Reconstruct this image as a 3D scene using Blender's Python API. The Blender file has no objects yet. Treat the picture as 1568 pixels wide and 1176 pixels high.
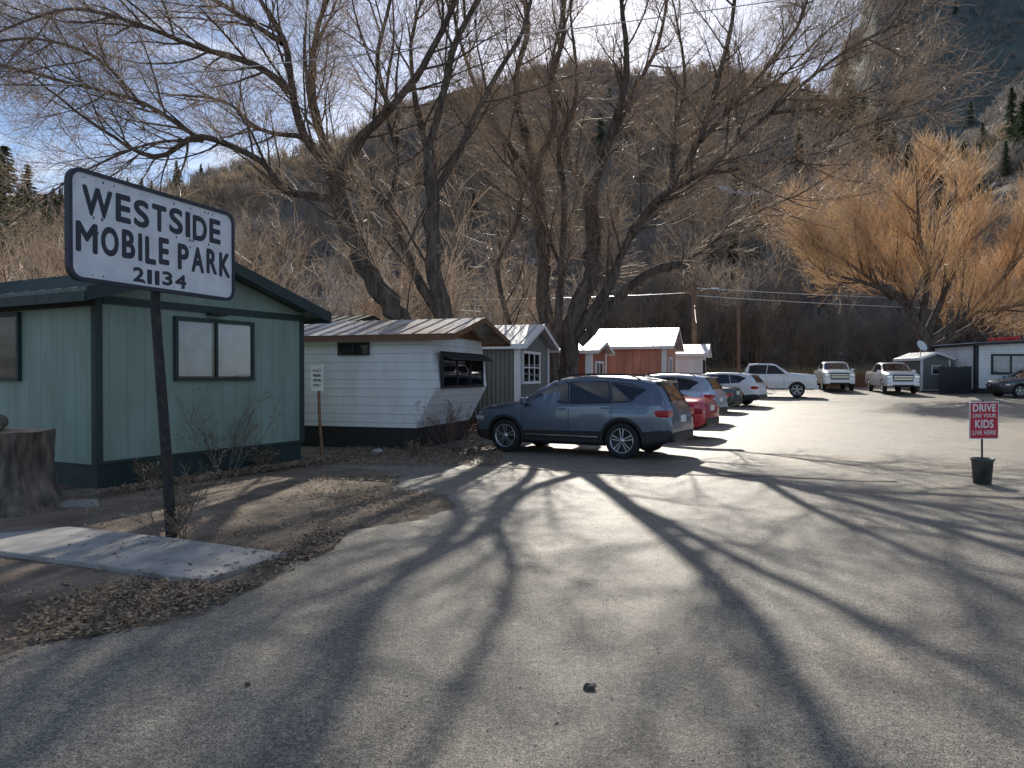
import bpy, math, random
from math import sin, cos, pi, radians, atan2, sqrt
from mathutils import Vector, Matrix, noise
random.seed(7)
S=bpy.context.scene
COL=S.collection
V=Vector
AZ=radians(6.5); EL=radians(30)
# ---------------------------------------------------------------- world
w=bpy.data.worlds.new("World"); S.world=w; w.use_nodes=True
nt=w.node_tree; N=nt.nodes; Lk=nt.links
for n in list(N): N.remove(n)
out=N.new('ShaderNodeOutputWorld'); bg=N.new('ShaderNodeBackground'); sky=N.new('ShaderNodeTexSky')
sky.sky_type='NISHITA'; sky.sun_disc=False; sky.sun_elevation=EL; sky.sun_rotation=AZ
sky.air_density=1.0; sky.dust_density=2.4; sky.ozone_density=3.0; sky.altitude=1800
tc=N.new('ShaderNodeTexCoord'); mp=N.new('ShaderNodeMapping'); mp.inputs['Scale'].default_value=(1.2,1.6,4.5)
nz=N.new('ShaderNodeTexNoise'); nz.inputs['Scale'].default_value=2.2; nz.inputs['Detail'].default_value=8; nz.inputs['Roughness'].default_value=.6; nz.inputs['Distortion'].default_value=.6
rp=N.new('ShaderNodeValToRGB'); rp.color_ramp.elements[0].position=.5; rp.color_ramp.elements[1].position=.76
rp.color_ramp.elements[1].color=(.85,.85,.85,1)
mx=N.new('ShaderNodeMix'); mx.data_type='RGBA'
Lk.new(tc.outputs['Generated'],mp.inputs[0]); Lk.new(mp.outputs[0],nz.inputs[0]); Lk.new(nz.outputs[0],rp.inputs[0])
Lk.new(rp.outputs[0],mx.inputs[0]); Lk.new(sky.outputs[0],mx.inputs[6]); mx.inputs[7].default_value=(10.5,10.7,11,1)
Lk.new(mx.outputs[2],bg.inputs[0]); bg.inputs[1].default_value=.135; Lk.new(bg.outputs[0],out.inputs[0])
sd=V((sin(AZ)*cos(EL),cos(AZ)*cos(EL),sin(EL)))
sl=bpy.data.lights.new('sun','SUN'); sl.energy=5; sl.angle=radians(.42); sl.color=(1,.93,.82)
so=bpy.data.objects.new('sun',sl); COL.objects.link(so); so.rotation_euler=sd.to_track_quat('Z','Y').to_euler()
S.view_settings.view_transform='Standard'; S.view_settings.look='None'; S.view_settings.exposure=0
cam=bpy.data.cameras.new('camera'); co=bpy.data.objects.new('camera',cam); COL.objects.link(co); S.camera=co
cam.sensor_width=36; cam.lens=25.94; cam.clip_end=3000; cam.clip_start=.05
co.location=(0,0,1.7); co.rotation_euler=(radians(90-.66),0,0)

# ---------------------------------------------------------------- materials
def nodes(m):
    m.use_nodes=True; return m.node_tree.nodes,m.node_tree.links,m.node_tree.nodes['Principled BSDF']
def mk(name,col,rough=.6,metal=0,var=.15,scale=6,bump=0,bscale=60,col2=None,coat=0,lo=.35,hi=.65,det=5,spec=.5,bdist=.01,trans=0,stretch=None,patch=None):
    m=bpy.data.materials.new(name); n,l,p=nodes(m)
    p.inputs['Roughness'].default_value=rough; p.inputs['Metallic'].default_value=metal
    p.inputs['Coat Weight'].default_value=coat; p.inputs['Coat Roughness'].default_value=.04
    p.inputs['Specular IOR Level'].default_value=spec
    t=n.new('ShaderNodeTexCoord'); O=t.outputs['Object']
    if stretch:
        q=n.new('ShaderNodeMapping'); q.inputs['Scale'].default_value=stretch; l.new(O,q.inputs[0]); O=q.outputs[0]
    a=n.new('ShaderNodeTexNoise'); a.inputs['Scale'].default_value=scale; a.inputs['Detail'].default_value=det
    l.new(O,a.inputs[0]); r=n.new('ShaderNodeValToRGB')
    c2=col2 if col2 else tuple(min(1,c*(1+var)) for c in col); c1=col if col2 else tuple(c*(1-var) for c in col)
    r.color_ramp.elements[0].position=lo; r.color_ramp.elements[1].position=hi
    r.color_ramp.elements[0].color=(*c1,1); r.color_ramp.elements[1].color=(*c2,1)
    l.new(a.outputs[0],r.inputs[0]); col_out=r.outputs[0]
    if patch:
        ps_,pth,pcol=patch; pn=n.new('ShaderNodeTexNoise'); pn.inputs['Scale'].default_value=ps_; pn.inputs['Detail'].default_value=9; l.new(O,pn.inputs[0])
        pr=n.new('ShaderNodeValToRGB'); pr.color_ramp.elements[0].position=pth; pr.color_ramp.elements[1].position=pth+.015; l.new(pn.outputs[0],pr.inputs[0])
        px=n.new('ShaderNodeMix'); px.data_type='RGBA'; l.new(pr.outputs[0],px.inputs[0]); l.new(col_out,px.inputs[6]); px.inputs[7].default_value=(*pcol,1); col_out=px.outputs[2]
    l.new(col_out,p.inputs['Base Color'])
    if bump:
        b=n.new('ShaderNodeTexNoise'); b.inputs['Scale'].default_value=bscale; b.inputs['Detail'].default_value=4
        l.new(O,b.inputs[0]); bn=n.new('ShaderNodeBump'); bn.inputs['Strength'].default_value=bump; bn.inputs['Distance'].default_value=bdist
        l.new(b.outputs[0],bn.inputs['Height']); l.new(bn.outputs[0],p.inputs['Normal'])
    if trans:
        tr=n.new('ShaderNodeBsdfTranslucent'); l.new(r.outputs[0],tr.inputs[0]); x=n.new('ShaderNodeMixShader'); x.inputs[0].default_value=trans
        l.new(p.outputs[0],x.inputs[1]); l.new(tr.outputs[0],x.inputs[2]); l.new(x.outputs[0],n['Material Output'].inputs[0])
    return m
def siding(name,col,axis,spacing,rough=.55,metal=0,var=.12,groove=.08,gdark=.45,bstr=.6,wave=False,col2=None,streak=.72):
    m=mk(name,col,rough,metal,var,scale=1.3,col2=col2); n,l,p=nodes(m)
    t=n.new('ShaderNodeTexCoord'); sx=n.new('ShaderNodeSeparateXYZ'); l.new(t.outputs['Object'],sx.inputs[0])
    def M(op,a,b=None):
        k=n.new('ShaderNodeMath'); k.operation=op
        for i,vv in enumerate((a,b)):
            if vv is None: continue
            if isinstance(vv,(int,float)): k.inputs[i].default_value=vv
            else: l.new(vv,k.inputs[i])
        return k.outputs[0]
    c=sx.outputs['Z'] if axis=='z' else (sx.outputs['Y'] if axis=='y' else M('ADD',sx.outputs['X'],sx.outputs['Y']))
    f=M('FRACT',M('DIVIDE',M('ADD',c,100.0),spacing))
    g=M('LESS_THAN',f,groove)
    h=M('SINE',M('MULTIPLY',f,2*pi)) if wave else (M('MULTIPLY',f,-1.0) if axis=='z' else M('MULTIPLY',g,-1.0))
    bn=n.new('ShaderNodeBump'); bn.inputs['Strength'].default_value=bstr; bn.inputs['Distance'].default_value=.02; l.new(h,bn.inputs['Height']); l.new(bn.outputs[0],p.inputs['Normal'])
    mp=n.new('ShaderNodeMapping'); mp.inputs['Scale'].default_value=(1.6,1.6,.35); l.new(t.outputs['Object'],mp.inputs[0])
    q=n.new('ShaderNodeTexNoise'); q.inputs['Scale'].default_value=1.6; q.inputs['Detail'].default_value=9; q.inputs['Roughness'].default_value=.65; l.new(mp.outputs[0],q.inputs[0])
    src=p.inputs['Base Color'].links[0].from_socket
    x1=n.new('ShaderNodeMix'); x1.data_type='RGBA'; x1.blend_type='MULTIPLY'
    rr=n.new('ShaderNodeValToRGB'); rr.color_ramp.elements[0].color=(streak,streak*.98,streak*.93,1); rr.color_ramp.elements[0].position=.3; rr.color_ramp.elements[1].position=.62
    l.new(q.outputs[0],rr.inputs[0]); x1.inputs[0].default_value=1; l.new(src,x1.inputs[6]); l.new(rr.outputs[0],x1.inputs[7])
    x2=n.new('ShaderNodeMix'); x2.data_type='RGBA'; l.new(x1.outputs[2],x2.inputs[6]); x2.inputs[7].default_value=(*[k*gdark for k in col],1)
    l.new(g,x2.inputs[0]); l.new(x2.outputs[2],p.inputs['Base Color'])
    return m
M_green=siding('green_siding',(.26,.35,.295),'xy',.30,var=.06,groove=.05,gdark=.72,bstr=.4,streak=.78)
M_dgreen=mk('dark_green_trim',(.022,.042,.036),.6,var=.2)
M_white=siding('white_lap_siding',(.85,.85,.84),'z',.2,var=.03,groove=.06,gdark=.55,streak=.86)
M_wpaint=mk('white_trim',(.80,.79,.77),.5,var=.05)
M_grey=siding('grey_corrugated',(.23,.245,.225),'xy',.14,metal=.2,wave=True,bstr=.9,groove=.2,gdark=.5)
M_red=siding('red_siding',(.42,.12,.065),'xy',.2,groove=.08)
M_red2=siding('rust_red_siding',(.62,.25,.16),'xy',.4,groove=.04)
M_black=mk('black_trim',(.015,.016,.018),.5)
M_skirt=mk('dark_skirting',(.03,.028,.026),.8,bump=.4,bscale=12)
M_roofdk=siding('green_metal_roof',(.10,.13,.12),'y',.4,rough=.45,metal=.4)
M_roof=siding('metal_roof',(.66,.66,.67),'y',.3,rough=.40,metal=.6,groove=.12,gdark=.5)
M_rust=siding('rusty_metal_roof',(.58,.56,.53),'y',.32,rough=.42,metal=.5,groove=.12,col2=(.38,.30,.24))
M_wood=siding('brown_board',(.20,.09,.04),'z',.15)
M_pole=mk('rusty_pole',(.022,.02,.02),.7,var=.4,scale=14,bump=.4,col2=(.09,.06,.04),lo=.5,hi=.8)
M_sign=mk('sign_white',(.68,.70,.74),.4,scale=5,col2=(.82,.84,.87),bump=.05,det=9)
M_ink=mk('sign_ink',(.03,.035,.05),.5)
M_redsign=mk('red_sign',(.80,.045,.08),.4,var=.06,trans=.35)
M_rubber=mk('rubber',(.018,.018,.019),.8,bump=.2)
M_blackpl=mk('black_plastic',(.022,.023,.025),.55)
M_alloy=mk('alloy',(.6,.61,.62),.3,.9,var=.05)
M_chrome=mk('chrome',(.75,.75,.75),.12,1,var=.03)
M_tail=mk('tail_lamp',(.45,.012,.014),.15,coat=1)
M_head=mk('head_lamp',(.7,.72,.75),.1,.5,coat=1)
M_glass=mk('car_glass',(.012,.015,.018),.04,0,coat=.6,spec=.8)
M_curtain=mk('curtain',(.82,.78,.77),.9,var=.12,scale=3)
M_conc=mk('concrete',(.37,.35,.32),.85,var=.2,scale=3,bump=.4,bscale=90,det=9)
M_bark=mk('bark',(.062,.048,.04),.85,scale=5,col2=(.17,.135,.11),bump=1,bscale=9,bdist=.08,spec=.3,stretch=(1.6,1.6,.35))
M_twig=mk('twigs',(.28,.20,.14),.5,scale=.6,col2=(.43,.325,.235),spec=.6,trans=.4)
M_twigo=mk('orange_twigs',(.60,.37,.18),.5,scale=.3,col2=(.74,.50,.28),spec=.5,trans=.45)
M_greyt=mk('grey_twigs',(.24,.21,.185),.6,scale=.3,col2=(.37,.325,.285),trans=.35)
M_goldt=mk('golden_twigs',(.32,.23,.155),.6,scale=.3,col2=(.44,.33,.225),trans=.4)
M_conif=mk('conifer_needles',(.04,.06,.032),.7,scale=2,col2=(.095,.12,.055),trans=.25)
M_leaf=mk('dead_leaves',(.08,.05,.03),.75,scale=40,col2=(.52,.39,.26),trans=.2,lo=.4,hi=.6)
M_bucket=mk('bucket_plastic',(.08,.09,.085),.5,var=.3)
M_wire=mk('wire',(.03,.03,.03),.5)
M_utl=mk('utility_wood',(.24,.13,.07),.8,var=.3,scale=4)
M_stump=mk('stump_bark',(.07,.055,.042),.95,scale=5,col2=(.25,.20,.15),bump=1,bscale=7,bdist=.1,det=10,stretch=(1.5,1.5,.4))
M_cut=mk('cut_wood',(.40,.31,.21),.8,scale=5,var=.3)
M_rock=mk('rock',(.20,.18,.155),.8,bump=.6)
M_rockd=mk('dark_rock',(.09,.07,.06),.8,bump=.6)
def glassm():
    m=bpy.data.materials.new('window_glass'); n,l,p=nodes(m); o=n['Material Output']
    t=n.new('ShaderNodeBsdfTransparent'); t.inputs[0].default_value=(.9,.92,.93,1); g=n.new('ShaderNodeBsdfGlossy'); g.inputs['Roughness'].default_value=.02
    f=n.new('ShaderNodeFresnel'); f.inputs[0].default_value=1.4; x=n.new('ShaderNodeMixShader')
    l.new(f.outputs[0],x.inputs[0]); l.new(t.outputs[0],x.inputs[1]); l.new(g.outputs[0],x.inputs[2]); l.new(x.outputs[0],o.inputs[0]); return m
M_wglass=glassm()

def asphalt():
    m=bpy.data.materials.new('asphalt'); n,l,p=nodes(m); p.inputs['Roughness'].default_value=.52; p.inputs['Specular IOR Level'].default_value=.55
    t=n.new('ShaderNodeTexCoord'); O=t.outputs['Object']
    def noi(s,d=6,r=.6,dist=0):
        a=n.new('ShaderNodeTexNoise'); a.inputs['Scale'].default_value=s; a.inputs['Detail'].default_value=d; a.inputs['Roughness'].default_value=r; a.inputs['Distortion'].default_value=dist; l.new(O,a.inputs[0]); return a.outputs[0]
    def ramp(s,p0,p1,c0,c1):
        r=n.new('ShaderNodeValToRGB'); r.color_ramp.elements[0].position=p0; r.color_ramp.elements[1].position=p1; r.color_ramp.elements[0].color=(*c0,1); r.color_ramp.elements[1].color=(*c1,1); l.new(s,r.inputs[0]); return r.outputs[0]
    def mix(f,a,b,bt='MIX'):
        x=n.new('ShaderNodeMix'); x.data_type='RGBA'; x.blend_type=bt
        for i,vv in ((0,f),(6,a),(7,b)):
            if isinstance(vv,float): x.inputs[i].default_value=vv
            elif isinstance(vv,tuple): x.inputs[i].default_value=(*vv,1)
            else: l.new(vv,x.inputs[i])
        return x.outputs[2]
    base=ramp(noi(.7,8),.3,.7,(.20,.178,.145),(.29,.258,.208))
    dust=ramp(noi(.22,9,.65,.5),.5,.66,(0,0,0),(.8,.8,.8))
    base=mix(dust,base,(.36,.285,.195))
    base=mix(1.0,base,ramp(noi(110,2,.6),.40,.60,(.34,.34,.34),(1.75,1.72,1.66)),'MULTIPLY')
    base=mix(1.0,base,ramp(noi(28,5,.75),.38,.62,(.62,.62,.62),(1.32,1.31,1.28)),'MULTIPLY')
    base=mix(1.0,base,ramp(noi(3,6,.7),.35,.65,(.82,.82,.82),(1.14,1.14,1.14)),'MULTIPLY')
    vs_=n.new('ShaderNodeTexVoronoi'); vs_.inputs['Scale'].default_value=22; l.new(O,vs_.inputs[0])
    base=mix(ramp(vs_.outputs['Distance'],.07,.12,(.7,.7,.7),(0,0,0)),base,(.07,.06,.055))
    vo=n.new('ShaderNodeTexVoronoi'); vo.feature='DISTANCE_TO_EDGE'; vo.inputs['Scale'].default_value=.3
    wv=n.new('ShaderNodeTexNoise'); wv.inputs['Scale'].default_value=1.3; wv.inputs['Detail'].default_value=6; l.new(O,wv.inputs[0])
    va=n.new('ShaderNodeVectorMath'); va.operation='ADD'; l.new(O,va.inputs[0]); l.new(wv.outputs['Color'],va.inputs[1]); l.new(va.outputs[0],vo.inputs[0])
    cr=ramp(vo.outputs['Distance'],.002,.006,(1,1,1),(0,0,0)); cm=ramp(noi(.15,3),.5,.56,(0,0,0),(.6,.6,.6))
    cr=mix(1.0,cr,cm,'MULTIPLY'); base=mix(cr,base,(.05,.045,.04))
    l.new(base,p.inputs['Base Color'])
    b=n.new('ShaderNodeBump'); b.inputs['Strength'].default_value=1; b.inputs['Distance'].default_value=.012; l.new(noi(90,3,.7),b.inputs['Height'])
    b2=n.new('ShaderNodeBump'); b2.inputs['Strength'].default_value=.5; b2.inputs['Distance'].default_value=.05; l.new(noi(1.5,4,.6),b2.inputs['Height']); l.new(b.outputs[0],b2.inputs['Normal'])
    l.new(b2.outputs[0],p.inputs['Normal']); return m
M_asph=asphalt()
M_dirt=mk('dirt',(.13,.095,.065),.9,scale=1.6,col2=(.29,.225,.16),bump=1,bscale=30,bdist=.03,det=14)
M_hill=mk('hillside',(.10,.08,.06),.95,scale=.25,col2=(.24,.195,.145),bump=1,bscale=.6,bdist=1.5,det=14,patch=(.07,.665,(.75,.78,.82)))
M_mount=mk('far_mountain',(.045,.065,.065),.95,scale=.06,col2=(.12,.14,.125),bump=.3,bscale=.12,bdist=3,det=14,lo=.35,hi=.7)

# ---------------------------------------------------------------- mesh helpers
def link(o,parent=None):
    COL.objects.link(o)
    if parent: o.parent=parent
    return o
def mo(name,vs,fs,mat,parent=None,smooth=False,idx=None):
    me=bpy.data.meshes.new(name); me.from_pydata([tuple(v) for v in vs],[],fs)
    for m in (mat if isinstance(mat,list) else [mat]): me.materials.append(m)
    if idx: me.polygons.foreach_set('material_index',idx)
    if smooth: me.polygons.foreach_set('use_smooth',[True]*len(me.polygons))
    me.update(); return link(bpy.data.objects.new(name,me),parent)
def empty(name,loc,rot=0):
    e=bpy.data.objects.new(name,None); e.location=loc; e.rotation_euler=(0,0,rot); e.empty_display_size=.3; return link(e)
BF=[(0,3,2,1),(4,5,6,7),(0,1,5,4),(1,2,6,5),(2,3,7,6),(3,0,4,7)]
def box2(name,a,b,mat,parent=None,bev=0):
    x0,x1=sorted((a[0],b[0])); y0,y1=sorted((a[1],b[1])); z0,z1=sorted((a[2],b[2]))
    vs=[(x0,y0,z0),(x1,y0,z0),(x1,y1,z0),(x0,y1,z0),(x0,y0,z1),(x1,y0,z1),(x1,y1,z1),(x0,y1,z1)]
    o=mo(name,vs,BF,mat,parent)
    if bev:
        m=o.modifiers.new('b','BEVEL'); m.width=bev; m.segments=3
    return o
def prism(name,prof,y0,y1,mat,parent=None,axis='y'):
    n=len(prof); f=(lambda a,b,t:(a,t,b)) if axis=='y' else (lambda a,b,t:(t,a,b))
    vs=[f(a,b,y0) for a,b in prof]+[f(a,b,y1) for a,b in prof]
    fs=[tuple(range(n)),tuple(range(2*n-1,n-1,-1))]+[(i,i+n,(i+1)%n+n,(i+1)%n) for i in range(n)]
    return mo(name,vs,fs,mat,parent)
def lathe(name,prof,mat,parent=None,n=24,axis='z',loc=(0,0,0),smooth=True):
    vs=[];fs=[];k=len(prof)
    for i in range(n):
        a=2*pi*i/n
        for r,h in prof:
            p=(r*cos(a),r*sin(a),h) if axis=='z' else (r*cos(a),h,r*sin(a))
            vs.append((p[0]+loc[0],p[1]+loc[1],p[2]+loc[2]))
    for i in range(n):
        for j in range(k-1):
            a=i*k+j; b=((i+1)%n)*k+j; fs.append((a,b,b+1,a+1))
    return mo(name,vs,fs,mat,parent,smooth)
R=random.Random(11)
class Tubes:
    def __init__(s): s.v=[]; s.f=[]; s.m=[]
    def tube(s,pts,rad,n,mi=0):
        base=len(s.v); m=len(pts)
        d0=(pts[-1]-pts[0]); ref=V((0,0,1)) if abs(d0.z)<.8*d0.length else V((1,0.1,0))
        if n==2:
            ph=R.random()*pi; cs=[(cos(ph),sin(ph)),(-cos(ph),-sin(ph))]
        else: cs=[(cos(2*pi*k/n),sin(2*pi*k/n)) for k in range(n)]
        for i in range(m):
            t=(pts[min(i+1,m-1)]-pts[max(i-1,0)])
            a=t.cross(ref)
            if a.length<1e-6: a=V((1,0,0))
            a.normalize(); b=t.cross(a); b.normalize(); r=rad[i]; p=pts[i]
            for c,q in cs: s.v.append((p.x+r*(a.x*c+b.x*q),p.y+r*(a.y*c+b.y*q),p.z+r*(a.z*c+b.z*q)))
        for i in range(m-1):
            for k in range(n if n>2 else 1):
                k2=(k+1)%n; o=base+i*n
                s.f.append((o+k,o+k2,o+n+k2,o+n+k)); s.m.append(mi)
    def obj(s,name,mats,parent=None):
        return mo(name,s.v,s.f,mats,parent,True,s.m)
def cable(name,pts,r,mat=None,parent=None,n=5):
    T=Tubes(); T.tube([V(p) for p in pts],[r]*len(pts),n); return T.obj(name,[mat or M_wire],parent)
def rv(): return V((R.gauss(0,1),R.gauss(0,1),R.gauss(0,1))).normalized()
def grow(T,p,d,L,r,lev,sp):
    n=sp['seg'][lev]; pts=[p.copy()]
    up=sp['up'][lev]; j=sp['jit'][lev]
    for i in range(n):
        d=(d+rv()*j+V((0,0,up))).normalized(); p=p+d*(L/n); pts.append(p)
    e=sp['tip']; rr=[r+(max(e,r*.3)-r)*i/n for i in range(n+1)]; T.tube(pts,rr,sp['sides'][lev],0 if lev<sp['tw'] else 1)
    if lev+1<len(sp['seg']): kids(T,pts,rr,L,lev,sp)
def kids(T,pts,rads,L,lev,sp,count=None,t0=.15):
    c=count or sp['ch'][lev]
    for k in range(c):
        t=t0+(1-t0)*(k+R.random())/c; x=t*(len(pts)-1); i=min(int(x),len(pts)-2); f=x-i
        q=pts[i].lerp(pts[i+1],f); dd=(pts[i+1]-pts[i]).normalized()
        side=rv(); side=(side-dd*side.dot(dd)).normalized(); a=sp['ang'][lev]*(.6+.7*R.random())
        nd=(dd*cos(a)+side*sin(a)).normalized()
        rr=min((rads[i]+(rads[i+1]-rads[i])*f)*.6,sp['rad'][lev+1]*(.7+.6*R.random()))
        grow(T,q,nd,sp['len'][lev+1]*(.55+.8*R.random())*(1.15-.4*t),max(rr,sp['tip']),lev+1,sp)

# ---------------------------------------------------------------- terrain
def gz(y):
    if y<16: return 0.0
    if y<47: return .00058*(y-16)**2
    return .557+.036*(y-47)
def interp(x,tab):
    if x<=tab[0][0]: return tab[0][1]
    for (a,b),(c,d) in zip(tab,tab[1:]):
        if x<=c: 
            t=(x-a)/(c-a); t=t*t*(3-2*t); return b+(d-b)*t
    return tab[-1][1]
S1=[(-1.4,.20),(-.95,.22),(-.69,.235),(-.52,.24),(-.34,.285),(-.23,.32),(-.16,.36),(-.04,.39),(.085,.42),(.19,.405),(.28,.415),(.37,.40),(.44,.375),(.5,.32),(.55,.30),(.60,.31),(.69,.385),(.85,.46),(1.4,.4)]
S2=[(-1.4,.05),(0,.08),(.25,.2),(.40,.33),(.46,.46),(.50,.56),(.7,.68),(1.0,.8),(1.4,.7)]
def H(x,y):
    if y<64: return gz(y)
    a=x/y; b=gz(64); t=(y-64)/136
    zr=1.7+interp(a,S1)*200
    nn=noise.fractal(V((x*.02,y*.02,0)),1,2,5)
    if t<1: z=b+(zr-b)*t**1.12+nn*3.5*min(1,t*3)*(1-t*.6)
    else: z=zr-.35*(y-200)+nn*2
    if y>230:
        u=min(1,(y-230)/270); zz=interp(a,S2)*500*u**1.1+noise.fractal(V((x*.006,y*.006,3)),1,2,4)*17*u
        if y>500: zz-= .3*(y-500)
        z=max(z,zz-6)
    return max(z,-5)
ys=[-50,-30,-15,-5]+[i*1.5 for i in range(0,44)]+[66+i*3 for i in range(60)]+[246+i*9 for i in range(60)]+[900,1200]
na=260; vs=[];fs=[];ix=[]
for y in ys:
    for i in range(na+1):
        a=-1.5+3*i/na; x=a*(y+60); vs.append((x,y,H(x,y)))
for j in range(len(ys)-1):
    for i in range(na):
        o=j*(na+1)+i; fs.append((o,o+1,o+na+2,o+na+1)); ix.append(0 if ys[j]<60 else (1 if ys[j]<228 else 2))
mo('ground_and_hills',vs,fs,[M_dirt,M_hill,M_mount],None,True,ix)
XL=[(-8,-9),(0,-6),(3,-4.4),(4.4,-3.1),(5.3,-2.25),(6.6,-2.0),(7.2,-1.85),(8,-1.9),(8.8,-1.0),(9.6,-.7),(10.4,-1.0),(11.2,-1.8),(12.2,-2.0),(12.7,-1.8),(13.2,-2.3),(13.8,-3.6),(15,-3.2),(17,-1.5),(22,.3),(28,3.2),(36,8),(45,12),(56,14)]
vs=[];fs=[];nx=60; y=-8;rows=[]
while y<56: rows.append(y); y+=.12 if y<20 else .6
for y in rows:
    xl=interp(y,XL)+.28*noise.fractal(V((y*1.4,0,0)),1,2,6)
    for i in range(nx+1):
        x=xl+(42-xl)*(i/nx)**1.5; z=gz(y)+.012-(.016 if i==0 else 0); vs.append((x,y,z))
for j in range(len(rows)-1):
    for i in range(nx): o=j*(nx+1)+i; fs.append((o,o+1,o+nx+2,o+nx+1))
mo('asphalt_road',vs,fs,M_asph,None,True)
def slab(name,poly,z0,z1,mat):
    n=len(poly); v=[(x,y,z0) for x,y in poly]+[(x,y,z1) for x,y in poly]
    f=[tuple(range(n-1,-1,-1)),tuple(range(n,2*n))]+[(i,(i+1)%n,(i+1)%n+n,i+n) for i in range(n)]
    o=mo(name,v,f,mat); m=o.modifiers.new('b','BEVEL'); m.width=.012; m.segments=2; return o
slab('concrete_path',[(-8.4,7.9),(-7.9,6.9),(-4.85,6.95),(-3.6,6.45),(-2.52,5.95),(-2.08,6.85),(-3.4,7.5),(-4.85,8.08),(-5.4,7.75)],-.1,.045,M_conc)
slab('concrete_path',[(-8.6,8.9),(-5.35,9.55),(-5.6,9.95),(-8.6,9.45)],-.1,.04,M_conc)
es=[];ef=[]
for i in range(61):
    t=i/60; x=-.5+6.6*t; y=13.4-1.7*t+.25*noise.fractal(V((t*5,0,0)),1,2,4); hw=.03+.10*abs(noise.fractal(V((t*17,2,0)),1,2,4))
    es+=[(x,y-hw,.011),(x,y-hw*.3,.024),(x,y+hw*.4,.024),(x,y+hw,.011)]
for i in range(60):
    for k in range(3): o=i*4+k; ef.append((o,o+4,o+5,o+1))
mo('asphalt_seam',es,ef,M_dirt,None,True)

# ---------------------------------------------------------------- buildings
def win(par,face,s0,s1,z0,z1,frame,fw=.06,mull=1,cur=True,off=0,hm=0,name='window'):
    T=(lambda s,o,z:(s,-o,z)) if face=='end' else (lambda s,o,z:(-o,s,z))
    def b(nm,a0,a1,o0,o1,c0,c1,m): box2(nm,T(a0,o0+off,c0),T(a1,o1+off,c1),m,par)
    b(name+'_back',s0,s1,-.01,.006,z0,z1,M_black)
    if cur:
        vs=[];fs=[];n=60
        for i in range(n+1):
            s=s0+(s1-s0)*i/n; o=.018+.006*sin(i*1.3)+.003*sin(i*.37)
            vs+=[T(s,o+off,z0+.02),T(s,o+off,z1-.02)]
        for i in range(n):
            if i not in (n//2,n//2-1,n//2-2,n//2-3): fs.append((2*i,2*i+2,2*i+3,2*i+1))
        mo(name+'_curtain',vs,fs,M_curtain,par,True)
    b(name+'_glass',s0,s1,.032,.036,z0,z1,M_wglass)
    b(name+'_sill',s0-fw,s1+fw,.0,.07,z0-fw,z0,frame); b(name+'_head',s0-fw,s1+fw,.0,.07,z1,z1+fw,frame)
    b(name+'_jamb',s0-fw,s0,.0,.06,z0,z1,frame); b(name+'_jamb',s1,s1+fw,.0,.06,z0,z1,frame)
    for k in range(1,mull+1):
        s=s0+(s1-s0)*k/(mull+1); b(name+'_mullion',s-.025,s+.025,.037,.055,z0,z1,frame)
    for k in range(1,hm+1):
        z=z0+(z1-z0)*k/(hm+1); b(name+'_bar',s0,s1,.037,.05,z-.02,z+.02,frame)
def home(name,c,ang,W,L,Hh,rise,wall,roofm,trim,skirt,sk,over=.3,oy=.35,side_prof=None,gable=None,rt=.1,cw=.1):
    e=empty(name,(c[0],c[1],gz(c[1])),ang)
    if side_prof:
        prism('walls',side_prof,0,W,wall,e,'x')
        prism('gable',[(.0,Hh+.002),(W,Hh+.002),(W/2,Hh+rise)],.15,L-.1,gable or wall,e)
    else: prism('walls',[(0,sk),(W,sk),(W,Hh),(W/2,Hh+rise),(0,Hh)],0,L,wall,e)
    ys=.5 if side_prof else .03
    box2('skirting',(.03,ys,-.3),(W-.03,L-.03,sk+.0),skirt,e)
    k=rise/(W/2); o=over
    def rp(t,dz,oo): return [(-oo,Hh-k*oo+dz),(W/2,Hh+rise+dz),(W+oo,Hh-k*oo+dz),(W+oo,Hh-k*oo+dz+t),(W/2,Hh+rise+dz+t),(-oo,Hh-k*oo+dz+t)]
    prism('roof',rp(rt,.012,o),-oy,L+oy,roofm,e)
    prism('rake_fascia',rp(rt+.07,-.05,o+.01),-oy-.03,-oy-.002,trim,e)
    box2('eave_fascia',(-o-.025,-oy,Hh-k*o-.06),(-o-.002,L+oy,Hh-k*o+.085),trim,e)
    box2('eave_fascia',(W+o+.002,-oy,Hh-k*o-.06),(W+o+.025,L+oy,Hh-k*o+.085),trim,e)
    vs=[];fs=[]
    y=-oy+.2
    while y<L+oy-.1:
        for sgn in (-1,1):
            x0=W/2+sgn*(W/2+o); zz0=Hh-k*o+.012+rt; zz1=Hh+rise+.012+rt; q=len(vs)
            vs+=[(x0,y-.015,zz0+.001),(x0,y+.015,zz0+.001),(x0,y,zz0+.03),(W/2,y-.015,zz1+.001),(W/2,y+.015,zz1+.001),(W/2,y,zz1+.03)]
            fs+=[(q,q+3,q+5,q+2),(q+2,q+5,q+4,q+1),(q,q+2,q+1)]
        y+=.4
    mo('roof_seams',vs,fs,roofm,e)
    if not side_prof:
        for x0,x1,y0,y1 in ((-.02,cw,-.022,-.002),(W-cw,W+.02,-.022,-.002),(-.022,-.002,-.002,cw)):
            box2('corner_trim',(x0,y0,sk),(x1,y1,Hh-.02),trim,e)
        box2('sill_trim',(cw,-.015,sk),(W-cw,-.002,sk+.05),trim,e)
    return e
A1=atan2(.885,.466); A2=atan2(.95,.31)
g=home('green_mobile_home',(-6.2,11.0),A1,4.3,12,2.93,.62,M_green,M_roofdk,M_dgreen,M_dgreen,.36,over=.38,oy=.38,rt=.13,cw=.09)
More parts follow.
